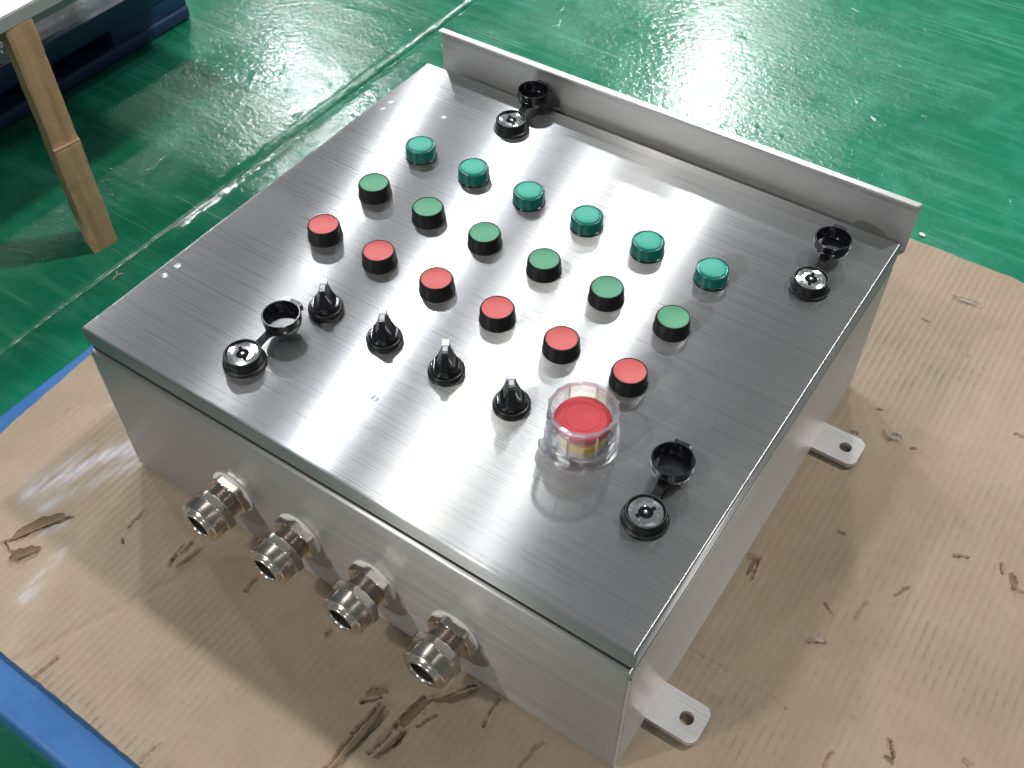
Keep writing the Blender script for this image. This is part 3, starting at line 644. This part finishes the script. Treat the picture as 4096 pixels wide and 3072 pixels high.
for lx, ly, cx_, cy_, ka, lift, rz in ((.1349, .4045, .1345, .4425, 140, .003, 0), (.4560, .3590, .4545, .4010, 100, .0032, .02), (.1338, .0450, .1372, .0862, 150, .001, -.06), (.4557, .0894, .4525, .1312, 60, .001, .06)):
    o = put('latch', lat_h, (lx, ly, H), EX)
    put('lock_cylinder', lock, (lx, ly, H), o, math.radians(ka * .7)); put('keyway', keyw, (lx, ly, H), o, math.radians(ka)); put('centre_pin', pin, (lx, ly, H), o)
    dx, dy = cx_ - lx, cy_ - ly; a_ = math.atan2(-dx, dy)
    put('dust_cap', capm, (cx_, cy_, H - .002 + lift), o, a_); put('tether', strap(math.hypot(dx, dy), lift), (lx, ly, H), o, a_)
# cable glands along the front wall
def hexm(r, y0, y1, rot):
    bm = lathe(NB(), [(r * .86, y0), (r, y0 + .0012), (r, y1 - .0012), (r * .86, y1)], 6, 'Y', rot=rot)
    # chamfer look: intersect with a cone approximated by trimming corners
    return bm
def hexnut(name, R_, y0, y1, rot, bore):
    bm = NB(); seg = 96; apo = R_ * math.cos(math.pi / 6)
    prof = [(bore, y0), (apo * .97, y0), ('h', y0, .55), ('h', y0 + .0006, .8), ('h', y0 + .0016, 1), ('h', y1 - .0016, 1), ('h', y1 - .0006, .8), ('h', y1, .55), (apo * .97, y1), (bore, y1)]
    rings = []
    for e in prof:
        ring = []
        for i in range(seg):
            a = 2 * math.pi * i / seg; am = ((a + math.pi / 6) % (math.pi / 3)) - math.pi / 6; hr = apo / math.cos(am)
            if e[0] == 'h':
                lim = apo * 1.0 + (R_ - apo) * e[2] * .95; r_, y_ = min(hr, lim), e[1]
                if e[2] < .6: r_ = min(hr, apo * .995)
            else: r_, y_ = e
            ring.append(bm.verts.new((r_ * math.cos(a + rot), -y_, r_ * math.sin(a + rot))))
        rings.append(ring)
    for p, q in zip(rings, rings[1:]):
        for i in range(seg): bm.faces.new((p[i], p[(i + 1) % seg], q[(i + 1) % seg], q[i]))
    return finish(bm, name, mat['plated'], smooth=22)
thr = [(.0148, .006)]
yy = .0075
while yy < .020: thr += [(.0150, yy), (.0143, yy + .00055)]; yy += .0011
thr += [(.0148, .0210)]
g_thread = finish(lathe(NB(), thr, 64, 'Y', cap0=False, cap1=False), 'threaded_sleeve', mat['thread'], smooth=50)
g_wash = finish(ringprism(NB(), [(.0140, 0), (.0211, 0), (.0214, .0006), (.0211, .0016), (.0140, .0016)], 72, axis='Y'), 'washer', mat['washer'], smooth=50)
g_cap = finish(lathe(NB(), [(.0150, .0262), (.0188, .0264), (.0191, .0270), (.0191, .0384), (.0184, .0392), (.0140, .0392), (.0139, .0412), (.0135, .0417), (.0112, .0417), (.0107, .0410), (.0105, .0250)], 72, 'Y', cap0=False, cap1=False), 'cable_gland', mat['plated'], smooth=40)
g_bore = finish(lathe(NB(), [(.0106, .0400), (.0102, .0360), (.0100, .0120)], 48, 'Y', cap0=False, cap1=True), 'bore', mat['bore'], smooth=50)
for i, (x_, rot1, rot2) in enumerate(((.1345, .35, .25), (.2068, .02, .30), (.2825, .06, .0), (.3588, .30, .05))):
    L_ = (x_, -.0012, .0637)
    o = put('cable_gland', g_cap, L_, EX)
    put('washer', g_wash, L_, o); put('threaded_sleeve', g_thread, L_, o); put('bore', g_bore, L_, o)
    put('lock_nut', hexnut('lock_nut', .0210, .0016, .0088, rot1, .0145), L_, o)
    put('hex_nut', hexnut('hex_nut', .0217, .0190, .0268, rot2, .0145), L_, o)

# ================================================================= low trestle table, upper left
tb = thing('trestle_table', (-.72, .24, FZ), 'low wooden trestle table with white top board and rough pine leg', 'table')
bm = box(NB(), -1.25, -.4235, -.30, .80, .1680, .1830, .0008, 1)
put('table_edge', finish(bm, 'table_edge', mat['board_edge']), (0, 0, 0), tb)
put('table_top', finish(box(NB(), -1.249, -.4245, -.299, .799, .1832, .1843), 'table_top', mat['board_top']), (0, 0, 0), tb)
bm = box(NB(), -.484, -.464, -.28, .785, .134, .1678, .006, 3)
put('apron', finish(bm, 'apron', mat['apron']), (0, 0, 0), tb)
def leg_mesh(seed):
    bm = NB(); r = random.Random(seed); u = Vector((.0062, .0358, 0)); v = Vector((-.0380, .0120, 0)); rings = []; n = 60; N = 6
    zs = [FZ + (.1678 - FZ) * i / n for i in range(n + 1)]
    for z in zs:
        up = z > .012; ring = []
        o_ = Vector((0, 0, z)) + (u * .03 + v * .05 if up else Vector((0, 0, 0))); su = .95 if up else 1.0
        per = [(a / N, 0) for a in range(N)] + [(1, a / N) for a in range(N)] + [(1 - a / N, 1) for a in range(N)] + [(0, 1 - a / N) for a in range(N)]
        for s, t in per:
            p = o_ + u * (s * su) + v * (t * .97)
            nz = mnoise.noise(Vector((s * 3 + seed, t * 3, z * 45))) * .0010 + mnoise.noise(Vector((s * 2, t * 2 + seed, z * 150))) * .0005
            corner = (s in (0, 1)) and (t in (0, 1))
            if corner: nz -= .0012 + max(0, mnoise.noise(Vector((s * 7, t * 9, z * 70)))) * .0030
            c = o_ + u * .5 + v * .5; d_ = (p - c); d_.z = 0
            p = p + d_.normalized() * nz; ring.append(bm.verts.new(p))
        rings.append(ring)
    for a, b in zip(rings, rings[1:]):
        m_ = len(a)
        for i in range(m_): bm.faces.new((a[i], a[(i + 1) % m_], b[(i + 1) % m_], b[i]))
    bm.faces.new(rings[0][::-1]); bm.faces.new(rings[-1]); return finish(bm, 'leg', mat['wood'], smooth=35)
lg = leg_mesh(3)
put('leg', lg, (-.4238, .2571, 0), tb)
bm = NB(); box(bm, -.0030, .0032, .0005, .0350, .0112, .0124, .0002, 1); bm.transform(Matrix.Rotation(-.16, 4, 'Z'))
put('saw_ledge', finish(bm, 'saw_ledge', mat['cut_wood']), (-.4262, .2580, 0), tb)

# ================================================================= dark pallet below the table with film-wrapped load
p2 = thing('plastic_pallet', (-1.15, .1, FZ), 'dark blue plastic pallet with round holes standing under the table', 'pallet')
PXF = -.745
bm = box(NB(), -1.75, PXF, -.55, .748, -.098, -.0640, .004, 2); put('deck', finish(bm, 'deck', mat['dark_blue']), (0, 0, 0), p2)
for ya, yb in ((.590, .747), (.02, .20), (-.549, -.38)):
    bm = box(NB(), PXF - .13, PXF - .002, ya, yb, -.128, -.0975, .004, 2); put('block', finish(bm, 'block', mat['dark_blue']), (0, 0, 0), p2)
bm = box(NB(), PXF - .14, PXF + .001, -.55, .748, FZ + .0005, -.126, .006, 3); rn = put('runner', finish(bm, 'runner', mat['dark_blue']), (0, 0, 0), p2)
hl = finish(lathe(NB(), [(.0085, 0), (.0085, .0006), (.0002, .0006)], 24, cap0=False), 'painted_drain_hole', mat['keyway'])  # flat black disc, painted dark in place of a shaded hole
for q in range(10):
    put('painted_drain_hole', hl, (PXF - .035, .56 - q * .047, -.1262), rn); put('painted_drain_hole', hl, (PXF - .095, .54 - q * .047, -.1262), rn)
def film_mesh():
    nx, ny = 60, 150; V = []; F = []
    for j in range(ny + 1):
        for i in range(nx + 1):
            u, v = i / nx, j / ny; x = PXF - .012 - .62 * u; y = -.5 + 1.20 * v
            e = min(u / .05, (1 - u) / .05, v / .03, (1 - v) / .03, 1); e = max(0, e) ** .5
            n1 = mnoise.fractal(Vector((x * 22, y * 22, 1)), 1.0, 2.0, 4); n2 = mnoise.noise(Vector((x * 75, y * 75, 5)))
            V.append((x + .003 * n2, y + .003 * n1, -.0638 + e * (.010 + .0065 * n1 + .0022 * n2)))
    for j in range(ny):
        for i in range(nx): a = j * (nx + 1) + i; F.append((a, a + 1, a + nx + 2, a + nx + 1))
    me = bpy.data.meshes.new('film_wrapped_load'); me.from_pydata(V, [], F); me.materials.append(mat['film']); me.polygons.foreach_set('use_smooth', [False] * len(F)); return me
fw = put('film_wrapped_load', film_mesh()); tag(fw, 'flat load wrapped in crinkled silvery plastic film on the dark pallet', 'wrapped load')

# ================================================================= small litter on the floor
bm = NB(); prism(bm, [(-.004, -.001), (-.001, -.0035), (.005, -.003), (.0042, .001), (.0005, .0028), (-.003, .002)], 0, .0012)
tag(put('paint_chip', finish(bm, 'paint_chip', mat['card_torn_white']), (.4578, .8922, FZ + .001)), 'tiny cream paint chip on the green floor behind the box', 'chip')
bm = NB()
for a0, L_ in ((.9, .008), (2.5, .007), (-1.3, .009)):
    b2 = bmesh.new(); box(b2, 0, L_, -.0005, .0005, .0, .0009); b2.transform(Matrix.Rotation(a0, 4, 'Z')); me_ = bpy.data.meshes.new('t'); b2.to_mesh(me_); b2.free(); bm.from_mesh(me_); bpy.data.meshes.remove(me_)
tag(put('wood_splinter', finish(bm, 'wood_splinter', mat['cut_wood']), (-.3983 + .03, .2507 - .005, FZ + .001)), 'small pale forked wood splinter on the floor near the table leg', 'splinter')
